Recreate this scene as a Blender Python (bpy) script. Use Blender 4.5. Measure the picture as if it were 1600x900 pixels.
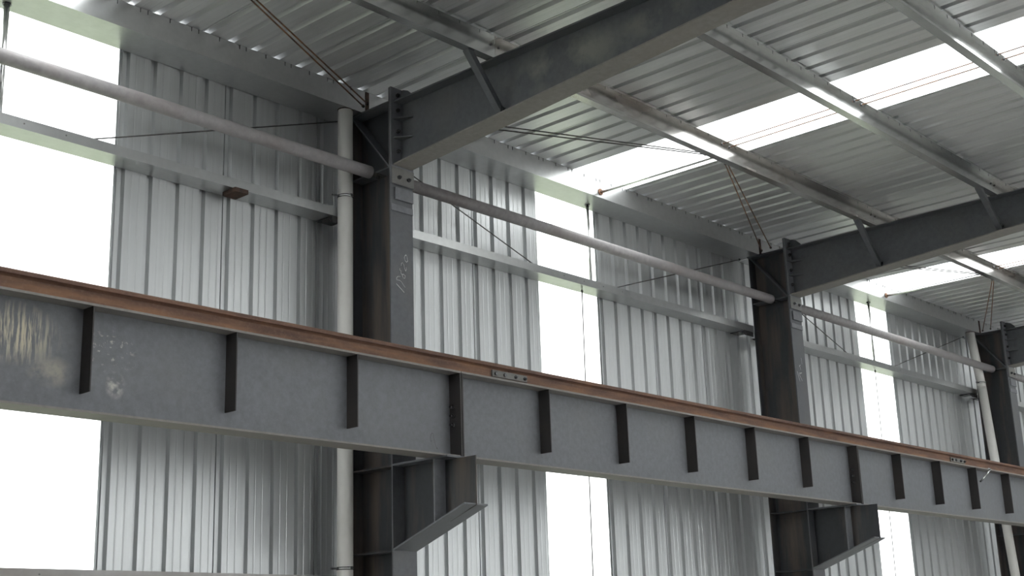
import bpy, math, random
from mathutils import Vector, Matrix

random.seed(7)
for o in list(bpy.data.objects):
    bpy.data.objects.remove(o)
scene = bpy.context.scene
COL = scene.collection

# ------------------------------------------------------------------ camera
ZO = 3.05            # height of the crane girder's datum above the workshop floor
CAM = Vector((-6.66960, -7.23997, -1.43901 + ZO))
RIGHT = Vector((0.674406, -0.737646, -0.032485))
DOWN = Vector((0.175047, 0.202472, -0.963516))
FWD = Vector((0.717311, 0.644115, 0.265671))
cd = bpy.data.cameras.new('camera')
cd.sensor_width = 36.0
cd.lens = 2065.245 / 1600.0 * 36.0
cd.clip_end = 500
cam = bpy.data.objects.new('camera', cd)
COL.objects.link(cam)
M3 = Matrix((RIGHT, -DOWN, -FWD)).transposed()
cam.matrix_world = Matrix.Translation(CAM) @ M3.to_4x4()
scene.camera = cam

# ------------------------------------------------------------------ overcast sky
world = bpy.data.worlds.new('overcast_sky')
scene.world = world
world.use_nodes = True
bg = world.node_tree.nodes['Background']
bg.inputs[0].default_value = (0.975, 0.99, 1.0, 1)
bg.inputs[1].default_value = 1.0

scene.view_settings.view_transform = 'Standard'
scene.view_settings.look = 'None'
scene.view_settings.gamma = 1.0
scene.view_settings.use_curve_mapping = False
scene.view_settings.exposure = 2.6


# ------------------------------------------------------------------ materials
def mat(name):
    m = bpy.data.materials.new(name)
    m.use_nodes = True
    nt = m.node_tree
    return m, nt, nt.nodes['Principled BSDF']


def nd(nt, kind, **kw):
    n = nt.nodes.new(kind)
    for k, v in kw.items():
        if k.startswith('i_'):
            key = k[2:]
            key = int(key) if key.isdigit() else key.replace('_', ' ')
            n.inputs[key].default_value = v
        else:
            setattr(n, k, v)
    return n


def coords(nt, scale=(1, 1, 1), loc=(0, 0, 0), rnd=True):
    tc = nd(nt, 'ShaderNodeTexCoord')
    mp = nd(nt, 'ShaderNodeMapping')
    mp.inputs['Scale'].default_value = scale
    mp.inputs['Location'].default_value = loc
    if rnd:
        oi = nd(nt, 'ShaderNodeObjectInfo')
        ml = nd(nt, 'ShaderNodeMath', operation='MULTIPLY', i_1=37.0)
        ad = nd(nt, 'ShaderNodeVectorMath', operation='ADD')
        nt.links.new(oi.outputs['Random'], ml.inputs[0])
        nt.links.new(tc.outputs['Object'], ad.inputs[0])
        nt.links.new(ml.outputs[0], ad.inputs[1])
        nt.links.new(ad.outputs[0], mp.inputs[0])
    else:
        nt.links.new(tc.outputs['Object'], mp.inputs[0])
    return mp.outputs[0]


def noise(nt, vec, scale, detail=4, rough=.55):
    n = nd(nt, 'ShaderNodeTexNoise', i_Scale=scale, i_Detail=detail, i_Roughness=rough)
    nt.links.new(vec, n.inputs['Vector'])
    return n.outputs[0]


def ramp(nt, fac, stops):
    r = nd(nt, 'ShaderNodeValToRGB')
    e = r.color_ramp.elements
    while len(e) < len(stops):
        e.new(.5)
    for el, (p, c) in zip(e, stops):
        el.position = p
        el.color = (c[0], c[1], c[2], 1) if isinstance(c, (tuple, list)) else (c, c, c, 1)
    nt.links.new(fac, r.inputs[0])
    return r.outputs[0]


def mix(nt, fac, a, b, mode='MIX'):
    n = nd(nt, 'ShaderNodeMix', data_type='RGBA', blend_type=mode)
    for i, v in ((0, fac), (6, a), (7, b)):
        if hasattr(v, 'links'):
            nt.links.new(v, n.inputs[i])
        elif i == 0:
            n.inputs[0].default_value = v
        else:
            n.inputs[i].default_value = (v[0], v[1], v[2], 1)
    return n.outputs[2]


def bump(nt, bsdf, h, strength, dist=.002):
    b = nd(nt, 'ShaderNodeBump', i_Strength=strength, i_Distance=dist)
    nt.links.new(h, b.inputs['Height'])
    nt.links.new(b.outputs[0], bsdf.inputs['Normal'])


def sheet_material(name, stretch, base):
    """bare coated steel sheet, rolled along one axis: streaks run that way"""
    m, nt, b = mat(name)
    v = coords(nt, stretch)
    n1 = noise(nt, v, 1.0, 5, .6)
    v2 = coords(nt, (1.3, 1.3, 1.3))
    n2 = noise(nt, v2, 1.6, 4)
    c1 = ramp(nt, n1, [(.3, [x * .92 for x in base]), (.7, [min(1, x * 1.06) for x in base])])
    c2 = mix(nt, ramp(nt, n2, [(.35, 0.0), (.75, .35)]), c1, [x * .82 for x in base])
    nt.links.new(c2, b.inputs['Base Color'])
    b.inputs['Metallic'].default_value = .72
    nt.links.new(ramp(nt, n1, [(.25, .36), (.75, .46)]), b.inputs['Roughness'])
    bump(nt, b, n1, .03, .003)
    return m


def galv_material(name, base, rust=.0, metallic=.92, r0=.20, r1=.255):
    m, nt, b = mat(name)
    v = coords(nt)
    n1 = noise(nt, coords(nt, (.5, 1, 1)), 2.2, 4, .55)
    n2 = noise(nt, coords(nt, (.35, 1, 1)), 6, 3)
    c = ramp(nt, noise(nt, v, 18, 2), [(.3, [x * .95 for x in base]), (.7, [min(1, x * 1.04) for x in base])])
    c = mix(nt, ramp(nt, n1, [(.35, 0.0), (.8, .3)]), c, [x * .78 for x in base])
    if rust:
        c = mix(nt, ramp(nt, n1, [(.60 - rust * .2, 0.0), (.74, rust)]), c, (.20, .125, .075))
        mt = ramp(nt, n1, [(.60 - rust * .2, metallic), (.74, metallic * (1 - rust))])
        nt.links.new(mt, b.inputs['Metallic'])
    else:
        b.inputs['Metallic'].default_value = metallic
    nt.links.new(c, b.inputs['Base Color'])
    nt.links.new(ramp(nt, n2, [(.3, r0), (.7, r1)]), b.inputs['Roughness'])
    return m


def paint_material(name, base, dust, dust_amt=.35, rough=.5, stain=None, dstretch=(1, 1, 1)):
    m, nt, b = mat(name)
    v = coords(nt)
    n1 = noise(nt, coords(nt, dstretch), 1.7, 5, .6)
    n2 = noise(nt, v, 22, 4, .6)
    n3 = noise(nt, v, 140, 2, .5)
    c = ramp(nt, n2, [(.3, [x * .86 for x in base]), (.7, [x * 1.16 for x in base])])
    c = mix(nt, ramp(nt, n1, [(.48, 0.0), (.75, dust_amt)]), c, dust)
    c = mix(nt, ramp(nt, n3, [(.66, 0.0), (.8, .25)]), c, [min(1, x * 2.4) for x in base])
    if stain:
        c = stain(nt, c)
    nt.links.new(c, b.inputs['Base Color'])
    b.inputs['Specular IOR Level'].default_value = .45
    nt.links.new(ramp(nt, n2, [(.3, rough - .08), (.7, rough + .12)]), b.inputs['Roughness'])
    bump(nt, b, n3, .12, .001)
    return m


def blob(nt, c, centre, radius, colour, amount, nscale, lo, hi, stretch=(1, 1, 1)):
    """a patch of dried dirt with a ragged outline around a point of the plate"""
    v = coords(nt, stretch, rnd=False)
    tc = nd(nt, 'ShaderNodeTexCoord')
    mp = nd(nt, 'ShaderNodeMapping')
    mp.inputs['Location'].default_value = [-centre[i] / radius[i] for i in range(3)]
    mp.inputs['Scale'].default_value = [1 / radius[i] for i in range(3)]
    nt.links.new(tc.outputs['Object'], mp.inputs[0])
    ln = nd(nt, 'ShaderNodeVectorMath', operation='LENGTH')
    nt.links.new(mp.outputs[0], ln.inputs[0])
    near = ramp(nt, ln.outputs['Value'], [(.35, 1.0), (1.0, 0.0)])
    n = noise(nt, v, nscale, 5, .6)
    msk = ramp(nt, n, [(lo, 0.0), (hi, amount)])
    f = mix(nt, 1.0, near, msk, 'MULTIPLY')
    return mix(nt, f, c, colour)


def girder_stain(nt, c):
    # pale runs and smears near the first stiffener of the girder in the foreground
    c = blob(nt, c, (2.58, 0, .42), (.30, .3, .19), (.62, .56, .42), .95, 1.0, .47, .58, (42, 1, 4))
    c = blob(nt, c, (2.81, 0, .23), (.16, .3, .10), (.40, .37, .31), .75, 9.0, .38, .58)
    c = blob(nt, c, (3.22, 0, .20), (.07, .3, .09), (.60, .58, .54), .8, 14.0, .45, .6)
    c = blob(nt, c, (3.18, 0, .40), (.2, .3, .14), (.6, .58, .52), .8, 34.0, .57, .66)
    return c


def rafter_stain(nt, c):
    # a pale dusty smear on the web of the nearest rafter
    c = blob(nt, c, (0, -1.75, .50), (.3, .75, .24), (.26, .26, .23), .75, 3.2, .42, .62)
    c = blob(nt, c, (0, -2.5, .55), (.3, .4, .15), (.24, .24, .21), .6, 4.0, .46, .62)
    return c


M = {}
M['wall_sheet'] = sheet_material('wall_sheet_steel', (26, 26, .35), (.55, .565, .57))
M['roof_sheet'] = sheet_material('roof_sheet_steel', (26, .35, 26), (.73, .735, .74))
M['galv'] = galv_material('galvanised_steel', (.63, .64, .63))
M['galv_dirty'] = galv_material('galvanised_steel_weathered', (.58, .57, .55), rust=.5)
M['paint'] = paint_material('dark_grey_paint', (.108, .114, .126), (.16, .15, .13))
M['paint_rafter_st'] = paint_material('dark_grey_paint_smeared', (.108, .114, .126), (.16, .15, .13), .35, .5, rafter_stain)
M['paint_col_shade'] = paint_material('shaded_column_paint', (.045, .048, .054), (.19, .14, .105), .7, .48, None, (3, 3, .35))  # brown streaks are real; base darkened to paint shade into the webs
M['paint_girder'] = paint_material('girder_grey_paint', (.168, .174, .19), (.20, .195, .18), .25, .55)
M['paint_girder_st'] = paint_material('girder_grey_paint_stained', (.168, .174, .19), (.20, .195, .18), .25, .55, girder_stain)
M['flange_dust'] = paint_material('dusty_flange_paint', (.235, .222, .208), (.28, .25, .215), .5, .6)
M['stiff_shade'] = paint_material('shaded_stiffener_paint', (.048, .045, .045), (.085, .065, .055), .4, .6)  # brownish paint, darkened so the side-face shade sits in the colour
M['galv_gutter'] = galv_material('dull_galvanised_steel', (.48, .49, .49), metallic=.85, r0=.32, r1=.40)
M['galv_low'] = galv_material('stained_galvanised_steel', (.36, .35, .34), rust=.3, metallic=.35, r0=.45, r1=.55)
M['tube'] = paint_material('strut_tube_paint', (.36, .345, .35), (.22, .15, .13), .4, .42)
M['bolt'] = galv_material('black_bolt_steel', (.10, .10, .105), metallic=.6)
M['plate_light'] = paint_material('pale_plate_paint', (.16, .16, .155), (.22, .19, .15), .4, .5)

m, nt, b = mat('rusty_rail_steel')
v = coords(nt, (1, 1, 1))
n1 = noise(nt, coords(nt, (.8, 6, 6)), 3, 6, .65)
n2 = noise(nt, v, 55, 4, .6)
c = ramp(nt, n1, [(.3, (.085, .047, .038)), (.5, (.145, .078, .055)), (.72, (.24, .125, .07))])
c = mix(nt, ramp(nt, n2, [(.5, 0.0), (.75, .4)]), c, (.27, .17, .12))
sx = nd(nt, 'ShaderNodeSeparateXYZ')
nt.links.new(nd(nt, 'ShaderNodeTexCoord').outputs['Object'], sx.inputs[0])
low = ramp(nt, sx.outputs['Z'], [(.008, .75), (.075, .0)])
c = mix(nt, mix(nt, 1.0, low, ramp(nt, n1, [(.35, .2), (.6, 1.0)]), 'MULTIPLY'), c, (.34, .175, .085))
nt.links.new(c, b.inputs['Base Color'])
b.inputs['Roughness'].default_value = .72
bump(nt, b, n2, .3, .002)
M['rust'] = m

m, nt, b = mat('rusty_rod_steel')
n1 = noise(nt, coords(nt), 9, 4)
nt.links.new(ramp(nt, n1, [(.35, (.07, .04, .03)), (.65, (.24, .11, .05))]), b.inputs['Base Color'])
b.inputs['Roughness'].default_value = .65
M['rod'] = m
m, nt, b = mat('dark_rod_steel')
n1 = noise(nt, coords(nt), 9, 4)
nt.links.new(ramp(nt, n1, [(.35, (.05, .05, .05)), (.65, (.13, .12, .115))]), b.inputs['Base Color'])
b.inputs['Metallic'].default_value = .5
b.inputs['Roughness'].default_value = .5
M['rod_dark'] = m
m, nt, b = mat('white_plastic_pipe')
n1 = noise(nt, coords(nt), 5, 4)
nt.links.new(ramp(nt, n1, [(.3, (.80, .785, .75)), (.7, (.86, .85, .82))]), b.inputs['Base Color'])
b.inputs['Roughness'].default_value = .38
M['pvc'] = m
m, nt, b = mat('chalk')
n1 = noise(nt, coords(nt), 300, 2)
nt.links.new(ramp(nt, n1, [(.3, (.5, .5, .51)), (.7, (.75, .75, .75))]), b.inputs['Base Color'])
b.inputs['Roughness'].default_value = .9
M['chalk'] = m
m, nt, b = mat('dark_sealant')
n1 = noise(nt, coords(nt), 20, 4)
nt.links.new(ramp(nt, n1, [(.3, (.03, .022, .018)), (.7, (.10, .055, .04))]), b.inputs['Base Color'])
b.inputs['Roughness'].default_value = .8
M['sealant'] = m
m, nt, b = mat('concrete_floor')
n1 = noise(nt, coords(nt, rnd=False), .8, 6)
nt.links.new(ramp(nt, n1, [(.3, (.36, .35, .33)), (.7, (.46, .45, .43))]), b.inputs['Base Color'])
b.inputs['Roughness'].default_value = .75
M['concrete'] = m
m, nt, b = mat('grass_ground')
n1 = noise(nt, coords(nt, rnd=False), 1.2, 6)
nt.links.new(ramp(nt, n1, [(.3, (.045, .07, .022)), (.7, (.10, .125, .05))]), b.inputs['Base Color'])
b.inputs['Roughness'].default_value = .95
M['grass'] = m

m, nt, b = mat('translucent_fibreglass')
nt.nodes.remove(b)
out = nt.nodes['Material Output']
n1 = noise(nt, coords(nt, (8, 8, 8)), 1.0, 4)
tl = nd(nt, 'ShaderNodeBsdfTranslucent')
nt.links.new(ramp(nt, n1, [(.3, (.88, .885, .88)), (.7, (.94, .94, .935))]), tl.inputs[0])
tp = nd(nt, 'ShaderNodeBsdfTransparent')
tp.inputs[0].default_value = (.94, .945, .94, 1)
mx = nd(nt, 'ShaderNodeMixShader', i_0=.9)
nt.links.new(tl.outputs[0], mx.inputs[1])
nt.links.new(tp.outputs[0], mx.inputs[2])
nt.links.new(mx.outputs[0], out.inputs[0])
M['frp'] = m


# ------------------------------------------------------------------ mesh helpers
class MB:
    """collects vertices (in building coordinates) and faces of one mesh"""

    def __init__(self):
        self.v, self.f, self.smooth = [], [], []

    def box(self, x0, x1, y0, y1, z0, z1):
        return self.prism([(x0, y0), (x1, y0), (x1, y1), (x0, y1)], 'z', z0, z1)

    def prism(self, poly, axis, a, b):
        """closed 2-D outline swept from a to b along an axis (x: (y,z), y: (x,z), z: (x,y))"""
        n = len(poly)
        s = len(self.v)
        for t in (a, b):
            for p, q in poly:
                self.v.append({'x': (t, p, q), 'y': (p, t, q), 'z': (p, q, t)}[axis])
        self.f.append(list(range(s + n - 1, s - 1, -1)))
        self.f.append(list(range(s + n, s + 2 * n)))
        for i in range(n):
            j = (i + 1) % n
            self.f.append([s + i, s + j, s + n + j, s + n + i])
        return self

    def tube(self, p, q, r, n=12, r2=None, caps=True):
        p, q = Vector(p), Vector(q)
        d = (q - p).normalized()
        u = d.orthogonal().normalized()
        w = d.cross(u)
        s = len(self.v)
        for c, rr in ((p, r), (q, r if r2 is None else r2)):
            for i in range(n):
                a = 2 * math.pi * i / n
                self.v.append(tuple(c + (u * math.cos(a) + w * math.sin(a)) * rr))
        for i in range(n):
            j = (i + 1) % n
            self.smooth.append(len(self.f))
            self.f.append([s + i, s + j, s + n + j, s + n + i])
        if caps:
            self.f.append(list(range(s + n - 1, s - 1, -1)))
            self.f.append(list(range(s + n, s + 2 * n)))
        return self

    def plate(self, a, b, side, w, t):
        """flat bar from a to b, w wide along `side`, t thick"""
        a, b = Vector(a), Vector(b)
        d = (b - a).normalized()
        sd = Vector(side)
        sd = (sd - d * sd.dot(d)).normalized()
        n = d.cross(sd)
        s = len(self.v)
        for c in (a, b):
            for i, j in ((0, 0), (1, 0), (1, 1), (0, 1)):
                self.v.append(tuple(c + sd * (w * i) + n * (t * j)))
        for f in ([3, 2, 1, 0], [4, 5, 6, 7], [0, 1, 5, 4], [1, 2, 6, 5], [2, 3, 7, 6], [3, 0, 4, 7]):
            self.f.append([s + k for k in f])
        return self

    def build(self, name, material, parent=None, bevel=0.0, root=None):
        off = Vector((0, 0, 0)) if root is None else Vector(root)
        me = bpy.data.meshes.new(name)
        me.from_pydata([tuple(Vector(v) - off) for v in self.v], [], self.f)
        for i in self.smooth:
            me.polygons[i].use_smooth = True
        import bmesh
        bm = bmesh.new()
        bm.from_mesh(me)
        bmesh.ops.recalc_face_normals(bm, faces=bm.faces)
        if bevel:
            bmesh.ops.bevel(bm, geom=list(bm.edges), offset=bevel, segments=1, affect='EDGES')
        bm.to_mesh(me)
        bm.free()
        me.materials.append(M[material] if isinstance(material, str) else material)
        o = bpy.data.objects.new(name, me)
        COL.objects.link(o)
        if parent is not None:
            o.parent = parent
        else:
            o.location = off + Vector((0, 0, ZO))
        return o


def tag(o, label, cat, group=None):
    o['label'] = label
    o['category'] = cat
    if group:
        o['group'] = group
    return o


class Thing:
    """an Empty at the thing's base; part() adds a mesh given in building coordinates"""

    def __init__(self, name, base, label, cat, group=None):
        self.base = Vector(base)
        self.o = bpy.data.objects.new(name, None)
        self.o.empty_display_size = .2
        COL.objects.link(self.o)
        self.o.location = self.base + Vector((0, 0, ZO))
        tag(self.o, label, cat, group)

    def part(self, name, mb, material, parent=None, bevel=0.0, label=None):
        o = mb.build(name, material, parent or self.o, bevel, self.base)
        if label:
            o['label'] = label
        return o


def copy_tree(o, parent=None):
    c = o.copy()
    COL.objects.link(c)
    c.parent = parent
    for ch in list(o.children):
        copy_tree(ch, c)
    return c


def dup(o, dx, label):
    c = copy_tree(o)
    c.location = o.location + Vector((dx, 0, 0))
    c['label'] = label
    return c


def structure(o):
    o['kind'] = 'structure'
    return o


def hexbolt(mb, p, axis, r=.014, h=.012, shank=.0):
    p = Vector(p)
    d = Vector(axis)
    mb.tube(p, p + d * h, r, 6)
    if shank:
        mb.tube(p + d * h, p + d * (h + shank), r * .55, 8)
    return mb


# ------------------------------------------------------------------ the setting
structure(MB().box(-14, 26, -22, .66, -ZO - .2, -ZO).build('floor', 'concrete'))
structure(MB().box(-60, 70, .74, 90, -ZO - .4, -ZO - .15).build('ground', 'grass'))


def profile(pitch, nrib, depth, mouth, crown, lap, s=.0008):
    """inner outline of a ribbed sheet over one sheet width: (along, out); its far edge
    hangs over the next sheet's first rib, whose near side is set back by the lap"""
    pts = []
    for k in range(nrib):
        c = k * pitch
        if k == 0:
            m_ = c - mouth / 2
            pts += [(m_ - .034, .0015), (m_ - .032, lap), (m_ - .011, lap), (m_ - .009, 0), (m_, 0)]
        else:
            pts.append((c - mouth / 2, 0))
        pts += [(c - crown / 2, depth), (c + crown / 2, depth), (c + mouth / 2, 0)]
        for f in (.36, .64):        # two shallow stiffening creases in each pan
            m_ = c + pitch * f
            pts += [(m_ - .007, 0), (m_, s), (m_ + .007, 0)]
    c = nrib * pitch
    pts += [(c - mouth / 2 - .019, 0), (c - mouth / 2 - .017, .004)]
    return pts


def sheet_mesh(name, prof, length, kind, material):
    """kind 'wall': along x, out +y, length +z.  kind 'roof': along x, out +z, length -y"""
    t = .0012
    mb = MB()
    n = len(prof)
    for d in (0, t):
        for L in (0, length):
            for a, o in prof:
                mb.v.append((a, o + d, L) if kind == 'wall' else (a, -L, o + d))
    for i in range(n - 1):
        mb.f.append([i, i + 1, n + i + 1, n + i])
        mb.f.append([2 * n + i, 3 * n + i, 3 * n + i + 1, 2 * n + i + 1])
        mb.f.append([i, 2 * n + i, 2 * n + i + 1, i + 1])
        mb.f.append([n + i, n + i + 1, 3 * n + i + 1, 3 * n + i])
    mb.f.append([0, n, 3 * n, 2 * n])
    mb.f.append([n - 1, 3 * n - 1, 4 * n - 1, 2 * n - 1])
    o = mb.build(name, material)
    me = o.data
    bpy.data.objects.remove(o)
    return me


def empty(name, loc=(0, 0, 0)):
    o = bpy.data.objects.new(name, None)
    COL.objects.link(o)
    o.location = Vector(loc) + Vector((0, 0, ZO))
    return o


WP = .2265                       # rib pitch of the wall sheets
wall = structure(empty('wall_back'))
wprof = profile(WP, 4, .028, .056, .030, .011, .0014)
w_me = sheet_mesh('wall_sheet', wprof, ZO + 3.30, 'wall', 'wall_sheet')
f_me = sheet_mesh('wall_skylight_panel', wprof, ZO + 3.30, 'wall', 'frp')
for k in range(-53, 120, 4):
    frp = k in (-9, -5, 19, 47, 75, 103)
    o = bpy.data.objects.new('translucent_wall_panel' if frp else 'wall_sheet', f_me if frp else w_me)
    COL.objects.link(o)
    o.parent = wall
    o.location = (-1.727 + WP * k, .680, -ZO)

RP = 6.0 / 28
roof = structure(empty('ceiling'))
rprof = profile(RP, 4, .036, .058, .032, .012)
r_me = sheet_mesh('roof_sheet', rprof, 20.0, 'roof', 'roof_sheet')
rf_me = sheet_mesh('roof_skylight_panel', rprof, 20.0, 'roof', 'frp')
for j in range(-19, 27):
    frp = j % 7 == 0 and j > -14  # out-of-view left skylight made opaque to darken that end
    o = bpy.data.objects.new('translucent_roof_panel' if frp else 'roof_sheet', rf_me if frp else r_me)
    COL.objects.link(o)
    o.parent = roof
    o.location = (2.79 + 4 * RP * j + (.21 if j == -7 else 0), .42, 3.064)

w = structure(empty('wall_front_unseen'))  # unseen far wall, added to limit and steer the daylight
for i in range(43):
    frp = i % 2 == 1 and 25.4 - i * .906 > 2  # panels kept to the right so light arrives from front-right
    o = bpy.data.objects.new('translucent_wall_panel' if frp else 'wall_sheet', f_me if frp else w_me)
    COL.objects.link(o)
    o.parent = w
    o.rotation_euler.z = math.pi
    o.location = (25.4 - i * .906, -19.45, -ZO)
for nm, xe, rz in (('wall_left_unseen', -13.7, math.pi / 2), ('wall_right_unseen', 25.5, -math.pi / 2)):  # unseen end walls, added to cut light from the sides
    w = structure(empty(nm))
    for i in range(22):
        o = bpy.data.objects.new('wall_sheet', w_me)
        COL.objects.link(o)
        o.parent = w
        o.rotation_euler.z = rz
        o.location = (xe, (-19.8 + i * .906) if xe < 0 else (.2 - i * .906), -ZO)

# ------------------------------------------------------------------ steel columns
XB = (0.0, 6.0, 12.0)
col = Thing('steel_column', (.12, .2375, -ZO), 'dark grey steel column with chalk number, nearest, right of the leftmost white pipe',
            'column', 'steel columns along the wall')
P = 'paint_col_shade'
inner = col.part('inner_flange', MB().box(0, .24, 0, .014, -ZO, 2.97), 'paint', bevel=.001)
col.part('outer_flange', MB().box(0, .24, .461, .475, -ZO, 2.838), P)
col.part('web', MB().box(.116, .124, .014, .461, -ZO, 2.838), P)
col.part('cap_plate', MB().box(-.005, .245, .0145, .49, 2.838, 2.852), 'paint')
for x0, x1 in ((.004, .116), (.124, .236)):
    col.part('stiffener', MB().box(x0, x1, .014, .461, 2.284, 2.296), 'paint')
    col.part('diagonal_stiffener', MB().prism([(.455, 2.838), (.461, 2.838), (.461, 2.824), (.024, 2.296), (.014, 2.296), (.014, 2.303)], 'x', x0, x1), 'paint')
    col.part('stiffener', MB().box(x0, x1, .014, .461, -.078, -.066), P)
    col.part('stiffener', MB().box(x0, x1, .014, .461, -.702, -.690), P)
    col.part('foot_stiffener', MB().box(x0, x1, .014, .461, -ZO + .3, -ZO + .312), P)
col.part('base_plate', MB().box(-.02, .26, -.06, .53, -ZO, -ZO + .02), 'paint')
col.part('seat_plate', MB().box(.042, .238, -.016, 0, 2.028, 2.128), 'paint_girder', bevel=.002)
col.part('packing_plate', MB().box(.002, .236, -.010, 0, 1.93, 1.985), 'paint_girder', bevel=.002)
# corbel that carries the crane girder
cb = col.part('corbel', MB().prism([(0, -.075), (-.745, -.075), (-.745, -.425), (0, -.690)], 'x', .116, .124), P)
col.part('corbel_top_flange', MB().box(.0, .24, -.575, 0, -.075, -.061), 'paint', cb)
sl = (.694 - .43) / .725
col.part('corbel_bottom_flange', MB().prism([(0, -.694), (-.735, -.694 + sl * .735), (-.735, -.682 + sl * .735), (0, -.680)], 'x', .0, .24), 'paint_girder', cb, .001)
for x0, x1 in ((.004, .116), (.124, .236)):
    col.part('corbel_stiffener', MB().prism([(-.425, -.075), (-.437, -.075), (-.437, -.682 + sl * .437), (-.425, -.682 + sl * .425)], 'x', x0, x1), 'paint_girder', cb)

# copies first, then the chalk number on the nearest one only
col2 = dup(col.o, 6, 'dark grey steel column in the middle, without a white pipe beside it')
col3 = dup(col.o, 12, 'dark grey steel column at the right edge, beside the leaning white pipe')

chalk = [
    [(0.054, 1.34), (0.138, 1.283)],
    [(0.096, 1.402), (0.075, 1.403), (0.058, 1.387), (0.061, 1.37), (0.088, 1.372), (0.105, 1.365), (0.149, 1.324)],
    [(0.093, 1.469), (0.09, 1.455), (0.106, 1.453), (0.104, 1.432), (0.116, 1.424), (0.129, 1.398), (0.146, 1.398), (0.149, 1.42), (0.13, 1.429), (0.113, 1.423)],
    [(0.107, 1.492), (0.111, 1.514), (0.124, 1.522), (0.138, 1.506), (0.144, 1.476), (0.154, 1.457), (0.163, 1.474), (0.162, 1.49)],
    [(0.156, 1.591), (0.142, 1.57), (0.149, 1.545), (0.166, 1.533), (0.178, 1.545), (0.173, 1.576), (0.163, 1.592), (0.153, 1.587)]]
mb = MB()
for st in chalk:
    for a, b_ in zip(st[:-1], st[1:]):
        mb.tube((a[0], -.0012, a[1]), (b_[0], -.0012, b_[1]), .0026, 6)
col.part('chalk_number', mb, 'chalk', inner, label='handwritten white chalk number')
scrawl = [[(6.041, 1.44), (6.083, 1.332)], [(6.066, 1.422), (6.135, 1.435), (6.081, 1.41), (6.135, 1.343)], [(6.099, 1.519), (6.123, 1.465)], [(6.088, 1.499), (6.125, 1.522)], [(6.153, 1.606), (6.161, 1.536)]]
mb = MB()
for st in scrawl:
    for a, b_ in zip(st[:-1], st[1:]):
        mb.tube((a[0] - 6, -.0006, a[1]), (b_[0] - 6, -.0006, b_[1]), .0022, 6)
inner2 = [c_ for c_ in col2.children if c_.name.startswith('inner_flange')][0]
col.part('chalk_scrawl', mb, 'chalk', inner2, label='faint illegible chalk scrawl')


# ------------------------------------------------------------------ roof rafters
def make_rafter(label):
    t = Thing('steel_rafter', (.12, 0, 2.15), label, 'beam', 'roof rafters')
    t.part('web', MB().prism([(-.016, 2.838), (-8.0, 2.838), (-8.0, 2.532), (-3.2, 2.532), (-.016, 2.318)], 'x', .116, .124), 'paint')
    t.part('top_flange', MB().box(.02, .22, -8.0, -.016, 2.838, 2.85), 'paint')
    t.part('bottom_flange', MB().prism([(-.016, 2.306), (-3.2, 2.520), (-8.0, 2.520), (-8.0, 2.532), (-3.2, 2.532), (-.016, 2.318)], 'x', .02, .22), 'flange_dust')
    ep = t.part('end_plate', MB().box(0, .24, -.016, -.0005, 2.15, 2.972), 'paint_girder', bevel=.001)
    bp = t.part('bolt_plate', MB().box(.002, .238, -.022, -.016, 2.152, 2.29), 'plate_light', ep)
    for bx, bz in ((.075, 2.21), (.178, 2.21), (.07, 2.43), (.17, 2.43), (.07, 2.60), (.17, 2.60), (.07, 2.78), (.17, 2.78), (.07, 2.91), (.17, 2.91)):
        t.part('bolt', hexbolt(MB(), (bx, -.022 if bz < 2.3 else -.016, bz), (0, -1, 0), .017, .014, .012), 'bolt', ep)
    for z in (2.700, 2.535):
        for s in (-1, 1):
            t.part('gusset', MB().prism([(.12 + s * .004, -.016), (.12 + s * .10, -.016), (.12 + s * .10, -.03), (.12 + s * .016, -.15), (.12 + s * .004, -.15)], 'z', z - .005, z + .005), 'paint')
    t.part('gusset', MB().prism([(-.016, 2.85), (-.016, 2.965), (-.04, 2.965), (-.09, 2.945), (-.14, 2.90), (-.16, 2.85)], 'x', .115, .125), 'paint')
    for y in (-3.185, -3.205):
        t.part('splice_plate', MB().box(.015, .225, y - .014, y, 2.534, 2.836), 'paint')
    for y in (-1.085, -2.42, -3.665):
        t.part('purlin_cleat', MB().box(.07, .17, y + .037, y + .043, 2.85, 3.02), 'galv')
    return t


raf = make_rafter('dark steel rafter rising from the nearest column, with a pale smear on its web')
dup(raf.o, 6, 'dark steel rafter rising from the middle column')
dup(raf.o, 12, 'dark steel rafter meeting the column at the right edge')
for ch in raf.o.children:
    if ch.name == 'web' or ch.name.startswith('web.'):
        ch.material_slots[0].link = 'OBJECT'
        ch.material_slots[0].material = M['paint_rafter_st']


def make_brace(name, a, b, label):
    t = Thing(name, a, label, 'brace', 'braces from purlin to rafter')
    a, b = Vector(a), Vector(b)
    t.part('leg', MB().plate(a, b, (0, 1, 0), .05, .005), 'paint')
    t.part('leg', MB().plate(a, b, (1, 0, .3), .05, .005), 'paint')
    t.part('clip', MB().box(b.x - .03, b.x + .03, b.y - .012, b.y - .004, b.z - .004, b.z + .06), 'paint')
    t.part('bolt', hexbolt(MB(), (b.x, b.y - .014, b.z + .03), (0, -1, 0), .012, .010), 'bolt')


make_brace('angle_brace', (-.22, -1.085, 2.857), (.085, -1.135, 2.402), 'dark angle brace slanting from purlin down to the nearest rafter')
make_brace('angle_brace', (5.68, -1.085, 2.857), (6.085, -1.095, 2.415), 'dark angle brace slanting from purlin down to the middle rafter')
make_brace('angle_brace', (5.68, -2.42, 2.857), (6.085, -2.43, 2.505), 'dark angle brace at the right edge of the middle rafter')

# ------------------------------------------------------------------ crane girders
XG = .188
YC = -.432


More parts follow.
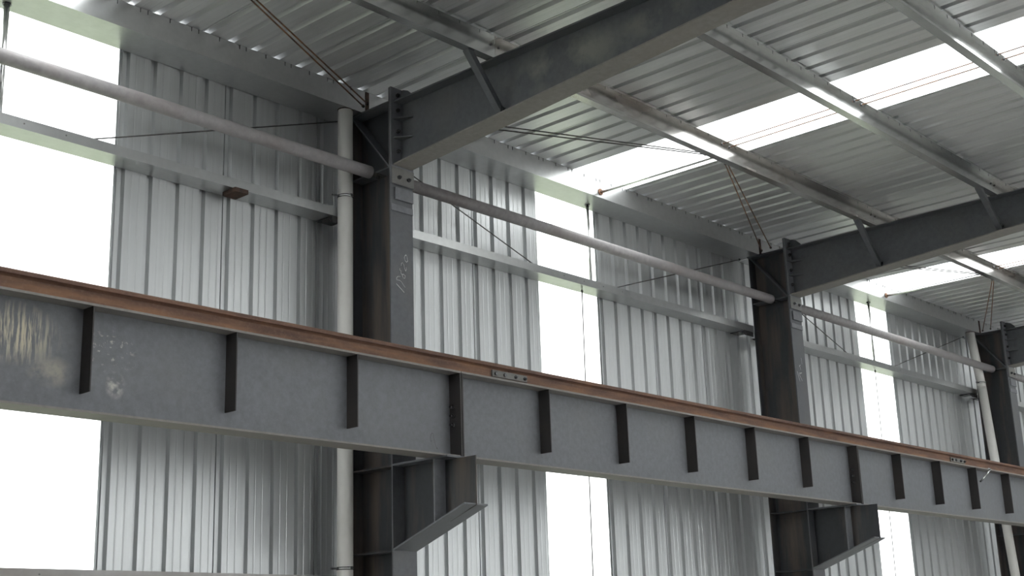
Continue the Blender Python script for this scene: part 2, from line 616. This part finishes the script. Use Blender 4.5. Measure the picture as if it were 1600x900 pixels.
def make_girder(x0, n, label, stained=False):
    t = Thing('crane_girder', (x0 + n / 2.0, YC, -.06), label, 'beam', 'crane girders')
    t.base = Vector((x0, YC, -.06))
    t.o.location = t.base + Vector((0, 0, ZO))
    a, b = x0 + .004, x0 + n - .004
    t.part('web', MB().box(a, b, YC - .005, YC + .005, -.048, .561), 'paint_girder_st' if stained else 'paint_girder')
    t.part('top_flange', MB().box(a, b, -.549, -.315, .561, .575), 'flange_dust')
    t.part('bottom_flange', MB().box(a, b, -.540, -.350, -.060, -.048), 'flange_dust')
    if stained:
        pen = [(-0.023, 0.045), (-0.029, 0.077), (-0.024, 0.099), (-0.014, 0.111), (-0.001, 0.105), (0.003, 0.08), (0.013, 0.052), (0.022, 0.02), (0.034, 0.003)]
        mb = MB()
        for p_, q_ in zip(pen[:-1], pen[1:]):
            mb.tube((p_[0], YC - .005, p_[1]), (q_[0], YC - .005, q_[1]), .0014, 6)
        mb.tube((pen[-1][0], YC - .0075, pen[-1][1]), (pen[-1][0], YC - .004, pen[-1][1]), .006, 10)
        t.part('pen_mark', mb, 'bolt', label='thin dark looping pen mark')
    for i in range(1, n):
        for y0, y1 in ((-.547, YC - .005), (YC + .005, -.317)):
            t.part('stiffener', MB().box(x0 + i - .008, x0 + i, y0, y1, .061, .561), 'stiff_shade')
    for xa, s in ((a, 1), (b - .012, -1)):
        e = t.part('end_plate', MB().box(xa, xa + .012, -.551, -.313, -.060, .561), 'stiff_shade')
        if s < 0:
            for z in (.313, .246, .179):
                for y in (-.478, -.386):
                    t.part('bolt', hexbolt(MB(), (xa, y, z), (-1, 0, 0), .019, .018, .018), 'bolt', e)
    return t


make_girder(XG - 6, 6, 'stained dark grey crane girder in the left foreground', True)
make_girder(XG, 6, 'dark grey crane girder between the nearest and the middle column')
make_girder(XG + 6, 6, 'dark grey crane girder right of the middle column')


def rail_outline():
    h0 = .575
    half = [(.057, 0), (.057, .010), (.022, .022), (.0085, .034), (.0085, .098), (.018, .106), (.035, .112), (.035, .132), (.028, .140)]
    pts = [(YC - y, h0 + z) for y, z in half] + [(YC + y, h0 + z) for y, z in reversed(half)]
    return pts


def make_rail(x0, x1, label, fish=True):
    t = Thing('crane_rail', (x0, YC, .575), label, 'rail', 'crane rails')
    t.part('rail', MB().prism(rail_outline(), 'x', x0, x1), 'rust', bevel=.0)
    if fish:
        for s in (-1, 1):
            fp = t.part('fish_plate', MB().box(x1 - .20, x1 + .20, min(YC + s * .009, YC + s * .025), max(YC + s * .009, YC + s * .025), .609, .662), 'plate_light', bevel=.003)
            for dx in (-.165, -.064, .062, .167):
                t.part('bolt', hexbolt(MB(), (x1 + dx, YC + s * .025, .634), (0, s, 0), .015, .013, .012 if dx > 0 else 0), 'bolt', fp)


make_rail(XG - 6, .828, 'rusty crane rail on the left foreground girder')
make_rail(.831, 8.903, 'rusty crane rail running between the two bolted rail joints')
make_rail(8.906, XG + 12, 'rusty crane rail at the right, past the far rail joint', False)

hk = MB()
pts = [(9.566, -.535, .582), (9.58, -.566, .570), (9.45, -.566, .50), (9.30, -.566, .425)]
for a, b_ in zip(pts[:-1], pts[1:]):
    hk.tube(a, b_, .008, 8)
th = Thing('hook_bolt', (9.58, -.566, .42), 'small bent hook bolt hanging from the girder flange at right', 'bolt')
th.part('shank', hk, 'galv')
th.part('threaded_end', MB().tube((9.30, -.566, .425), (9.225, -.566, .392), .011, 8), 'bolt')

# ------------------------------------------------------------------ tubular struts between the columns
YS, ZS = .208, 2.291


def make_strut(x0, x1, label):
    t = Thing('strut_tube', (x0, YS, ZS), label, 'strut', 'tubular struts between columns')
    t.part('tube', MB().tube((x0 + .10, YS, ZS), (x1 - .14, YS, ZS), .051, 24), 'tube')
    for xa, xb in ((x0, x0 + .16), (x1 - .20, x1)):
        t.part('end_plate', MB().box(xa, xb, YS - .045, YS + .045, ZS - .014, ZS - .006), 'galv_dirty')
        t.part('bolt', hexbolt(MB(), (xa + .05 if xa == x0 else xb - .05, YS, ZS - .014), (0, 0, -1), .014, .012), 'bolt')


make_strut(-5.87, .112, 'grey steel strut tube at the left, crossing in front of the white pipe')
make_strut(.128, 6.112, 'grey steel strut tube between the nearest and the middle column')
make_strut(6.128, 12.112, 'grey steel strut tube between the middle and the right edge column')


make_strut(12.128, 18.1, 'grey strut tube stub past the column at the right edge')


# ------------------------------------------------------------------ cold-formed sections: girts, purlins, gutter
def lipped(outline_pts, t=.003):
    """open thin section: centre line -> closed outline of thickness t (2-D offset)"""
    n = len(outline_pts)
    L, R = [], []
    for i in range(n):
        p = Vector(outline_pts[i])
        d = Vector((0, 0))
        nn = []
        if i > 0:
            e = (p - Vector(outline_pts[i - 1])).normalized()
            nn.append(Vector((-e.y, e.x)))
        if i < n - 1:
            e = (Vector(outline_pts[i + 1]) - p).normalized()
            nn.append(Vector((-e.y, e.x)))
        m_ = sum(nn, Vector((0, 0)))
        m_ = m_ / m_.length
        k = t / 2 / max(.3, m_.dot(nn[0]))
        L.append(tuple(p + m_ * k))
        R.append(tuple(p - m_ * k))
    return L + R[::-1]


def make_girt(x0, x1, z, label, material='galv_gutter'):
    t = Thing('wall_girt', (x0, .575, z), label, 'girt', 'wall girts')
    sec = [(.495, z + .073), (.4765, z + .073), (.4765, z + .0015), (.6735, z + .0015), (.6735, z + .073), (.655, z + .073)]
    t.part('section', MB().prism(lipped(sec), 'x', x0, x1), material)
    for xa in (x0 + .03, x1 - .19):
        t.part('cleat', MB().prism([(.476, z - .003), (.670, z - .003), (.670, z - .011), (.52, z - .011), (.476, z - .06), (.468, z - .06), (.468, z - .011)], 'x', xa, xa + .16), 'bolt')
    mb = MB()
    for i in range(4):
        xx = (x0 + x1) / 2 + (i - 1.5) * .3
        mb.tube((xx, .473, z + .04), (xx, .4755, z + .04), .006, 8)
    o = t.part('bolt_heads', mb, 'plate_light')
    o['kind'] = 'stuff'
    return t


g0 = make_girt(-5.9, -.005, 1.962, 'galvanised wall girt left of the nearest column, below the strut tube')
g0.part('joint_bracket', MB().box(-1.15, -1.03, .44, .60, 1.925, 1.958), 'sealant')
make_girt(.245, 5.995, 1.962, 'galvanised wall girt between the nearest and the middle column')
make_girt(6.245, 11.995, 1.962, 'galvanised wall girt between the middle and the right edge column')
make_girt(12.245, 17.9, 1.962, 'galvanised wall girt past the column at the right edge')
make_girt(-5.9, -.005, -.923, 'galvanised wall girt along the bottom left edge', 'galv_low')


def make_purlin(y, x0, x1, label, material='galv'):
    t = Thing('roof_purlin', (x0, y, 2.85), label, 'purlin', 'roof purlins')
    z0, z1 = 2.853, 3.060
    sec = [(y + .0015, z0 + .022), (y + .0015, z0 + .0015), (y + .0715, z0 + .0015), (y + .0715, z1 - .0015), (y + .0015, z1 - .0015), (y + .0015, z1 - .022)]
    t.part('section', MB().prism(lipped(sec), 'x', x0, x1), material)
    mb = MB()
    k0 = math.ceil((x0 - 2.79) / RP)
    k1 = math.floor((x1 - 2.79) / RP)
    for k in range(k0, k1):
        xx = 2.79 + (k + .5) * RP
        mb.tube((xx, y + .012, z1 - .003), (xx, y + .012 , z1 - .042), .0035, 6, .002)
    o = t.part('screw_tips', mb, 'bolt')
    o['kind'] = 'stuff'
    for xa in (x0 + .04, x1 - .04):
        for zz in (2.90, 3.0):
            t.part('bolt', hexbolt(MB(), (xa, y + .070, zz), (0, -1, 0), .010, .009), 'bolt')
    return t


EPS = .003
make_purlin(-1.12, -5.88, .12 - EPS, 'galvanised roof purlin over the left bay, ending on the nearest rafter')
make_purlin(-1.12, .12 + EPS, 6.12 - EPS, 'galvanised roof purlin nearest the gutter, between the nearest and middle rafters', 'galv_dirty')
make_purlin(-1.12, 6.12 + EPS, 12.12 - EPS, 'galvanised roof purlin nearest the gutter, right of the middle rafter', 'galv_dirty')
make_purlin(-2.455, .12 + EPS, 6.12 - EPS, 'galvanised roof purlin, second from the gutter, between nearest and middle rafters')
make_purlin(-2.455, 6.12 + EPS, 12.12 - EPS, 'rusty galvanised purlin end above the middle rafter at the right edge', 'galv_dirty')
make_purlin(-3.70, .12 + EPS, 6.12 - EPS, 'galvanised roof purlin in the top right corner, third from the gutter')


def make_gutter(x0, x1, label, group='roof gutters'):
    t = Thing('roof_gutter', (x0, .51, 2.866), label, 'gutter', group)
    sec = [(.395, 3.058), (.3545, 3.058), (.3545, 2.8675), (.6735, 2.8675), (.6735, 3.058), (.66, 3.058)]
    t.part('trough', MB().prism(lipped(sec), 'x', x0, x1), 'galv_gutter')
    t.part('joint_strap', MB().box(x1 - .035, x1, .345, .3525, 2.868, 3.056), 'sealant')
    mb = MB()
    k0, k1 = math.ceil((x0 - 2.79) / RP), math.floor((x1 - 2.79) / RP)
    for k in range(k0, k1):
        xx = 2.79 + (k + .5) * RP
        for dx in (-.03, .03) if k % 2 else (0,):
            mb.tube((xx + dx, .3505, 3.057), (xx + dx, .3505, 3.025), .003, 6, .002)
    o = t.part('screw_tips', mb, 'bolt')
    o['kind'] = 'stuff'


make_gutter(-5.9, .090, 'galvanised gutter over the left bay, above the first white pipe')
make_gutter(.096, 6.090, 'galvanised gutter between the nearest and the middle column')
make_gutter(6.096, 12.09, 'galvanised gutter between the middle and the right edge column')


make_gutter(12.096, 18.1, 'galvanised gutter past the column at the right edge')


# ------------------------------------------------------------------ downpipes
def make_pipe(pts, r, label, clamps):
    t = Thing('downpipe', pts[-1], label, 'pipe', 'white downpipes')
    mb = MB()
    for a, b_ in zip(pts[:-1], pts[1:]):
        mb.tube(a, b_, r, 32)
    t.part('pipe', mb, 'pvc')
    t.part('collar', MB().tube(pts[0], Vector(pts[0]) - Vector((0, 0, .006)), r + .003, 32), 'sealant')
    for z in clamps:
        for a, b_ in zip(pts[:-1], pts[1:]):
            if b_[2] <= z <= a[2]:
                f = (a[2] - z) / (a[2] - b_[2])
                c_ = Vector(a).lerp(Vector(b_), f)
        cl = t.part('clamp', MB().tube(c_ + Vector((0, 0, .011)), c_ - Vector((0, 0, .011)), r + .004, 32), 'bolt')
        t.part('clamp_band', MB().tube(c_ + Vector((0, 0, .006)), c_ - Vector((0, 0, .006)), r + .006, 32), 'galv', cl)
        t.part('clamp_screw', MB().tube(c_ + Vector((-r - .06, .02, 0)), c_ + Vector((-r + .005, 0, 0)), .008, 8), 'bolt', cl)
        t.part('clamp_lug', MB().box(c_.x - .012, c_.x + .012, c_.y - r - .016, c_.y - r - .004, c_.z - .012, c_.z + .012), 'galv', cl)


make_pipe([(-.108, .412, 2.864), (-.104, .412, -ZO)], .061, 'white plastic downpipe beside the nearest column', (2.115, -.80))
make_pipe([(11.88, .425, 2.864), (11.88, .352, 2.04), (11.88, .20, -1.1), (11.88, .20, -ZO)], .062, 'white plastic downpipe leaning beside the right edge column', (2.10, -.80))


# ------------------------------------------------------------------ thin rods and tubes
def rod(name, a, b, r, label, group, material='rod', nuts=True):
    t = Thing(name, a, label, 'rod', group)
    a, b = Vector(a), Vector(b)
    t.part('rod', MB().tube(a, b, r, 8), material)
    if nuts:
        d = (b - a).normalized()
        for p, s in ((a, 1), (b, -1)):
            t.part('nut', MB().tube(p + d * s * .012, p + d * s * .028, r * 2.2, 6), 'bolt')


BAYN = {-6: 'left bay', 0: 'middle bay', 6: 'right bay'}
for X in (-6, 0, 6):
    bn = BAYN[X]
    # diagonals in the roof plane, in pairs, from the first purlin's middle to the column heads
    for i, (dy, dz) in enumerate(((.0, 0), (-.05 if X < 0 else -.12, .006))):
        w = ('wall-side', 'inner')[i]
        rod('tie_rod', (X + 3.26, -1.03 - .02 * i, 2.872 + dz), (X + 5.97, .27 + dy, 2.872 + dz), .006,
            'rusty diagonal roof rod, %s of its pair, right half of %s' % (w, bn), 'diagonal roof tie rods')
        if X >= 0:
            rod('tie_rod', (X + .27, .27 + dy * .8, 2.872 + dz), (X + 2.95, -1.04 - .02 * i, 2.872 + dz), .006,
                'dark diagonal roof rod, %s of its pair, left half of %s' % (w, bn), 'diagonal roof tie rods', 'rod_dark')  # backlit darkness of these rods is put into the steel colour
    if X >= 0:
        t = Thing('spacer_tube', (X + 3.14, .35, 2.92), 'thin galvanised spacer tube from gutter to first purlin, %s' % bn, 'tube', 'roof spacer tubes')
        t.part('tube', MB().tube((X + 3.14, .340, 2.92), (X + 3.16, -1.04, 2.92), .014, 12), 'galv')
        t.part('rusty_washer', MB().tube((X + 3.14, .351, 2.925), (X + 3.14, .343, 2.925), .034, 10), 'rod', label='rust-stained washer')
        for i, dx in enumerate((3.03, 3.15)):
            w = ('left', 'right')[i]
            rod('tie_rod', (X + dx, -1.14, 2.962), (X + dx, -2.375, 2.962), .0055, 'thin straight rod under roof skylight, %s one, first to second purlin, %s' % (w, bn), 'straight roof tie rods')
            if X == 0:
                rod('tie_rod', (X + dx, -2.475, 2.962), (X + dx, -3.625, 2.962), .0055, 'thin straight rod under roof skylight, %s one, second to third purlin' % w, 'straight roof tie rods')
                rod('tie_rod', (X + dx, -3.72, 2.962), (X + dx, -4.95, 2.962), .0055, 'thin straight rod under roof skylight, %s one, beyond the third purlin' % w, 'straight roof tie rods')
    # rods in the wall plane
    sx = X + (3.21 if X == 0 else 3.07)
    sr = .015 if X >= 0 else .021
    t = Thing('sag_tube', (sx, .58, 2.04), 'thin vertical tube from gutter to wall girt, before the skylight, %s' % bn, 'tube', 'wall sag tubes')
    t.part('tube', MB().tube((sx, .58, 2.0), (sx, .58, 2.864), sr, 12), 'galv')
    t.part('nut', MB().tube((sx, .58, 2.852), (sx, .58, 2.864), .03, 6), 'bolt')
    if X >= 0:
        rod('sag_rod', (X + 3.06, .58, 1.958), (X + 3.02, .58, -.85), .006, 'hair-thin vertical rod before the wall skylight, %s' % bn, 'wall sag rods', 'rod_dark')
        rod('wall_tie_rod', (X + 2.45, .575, 2.04), (X + .20, .575, 2.76), .0055, 'diagonal wall rod, left half of %s' % bn, 'diagonal wall rods', 'rod_dark')
    rod('wall_tie_rod', (X + 3.5 + (.15 if X < 0 else 0), .575, 2.04), (X + 5.99, .575, 2.845), .0055, 'diagonal wall rod, right half of %s' % bn, 'diagonal wall rods', 'rod_dark')
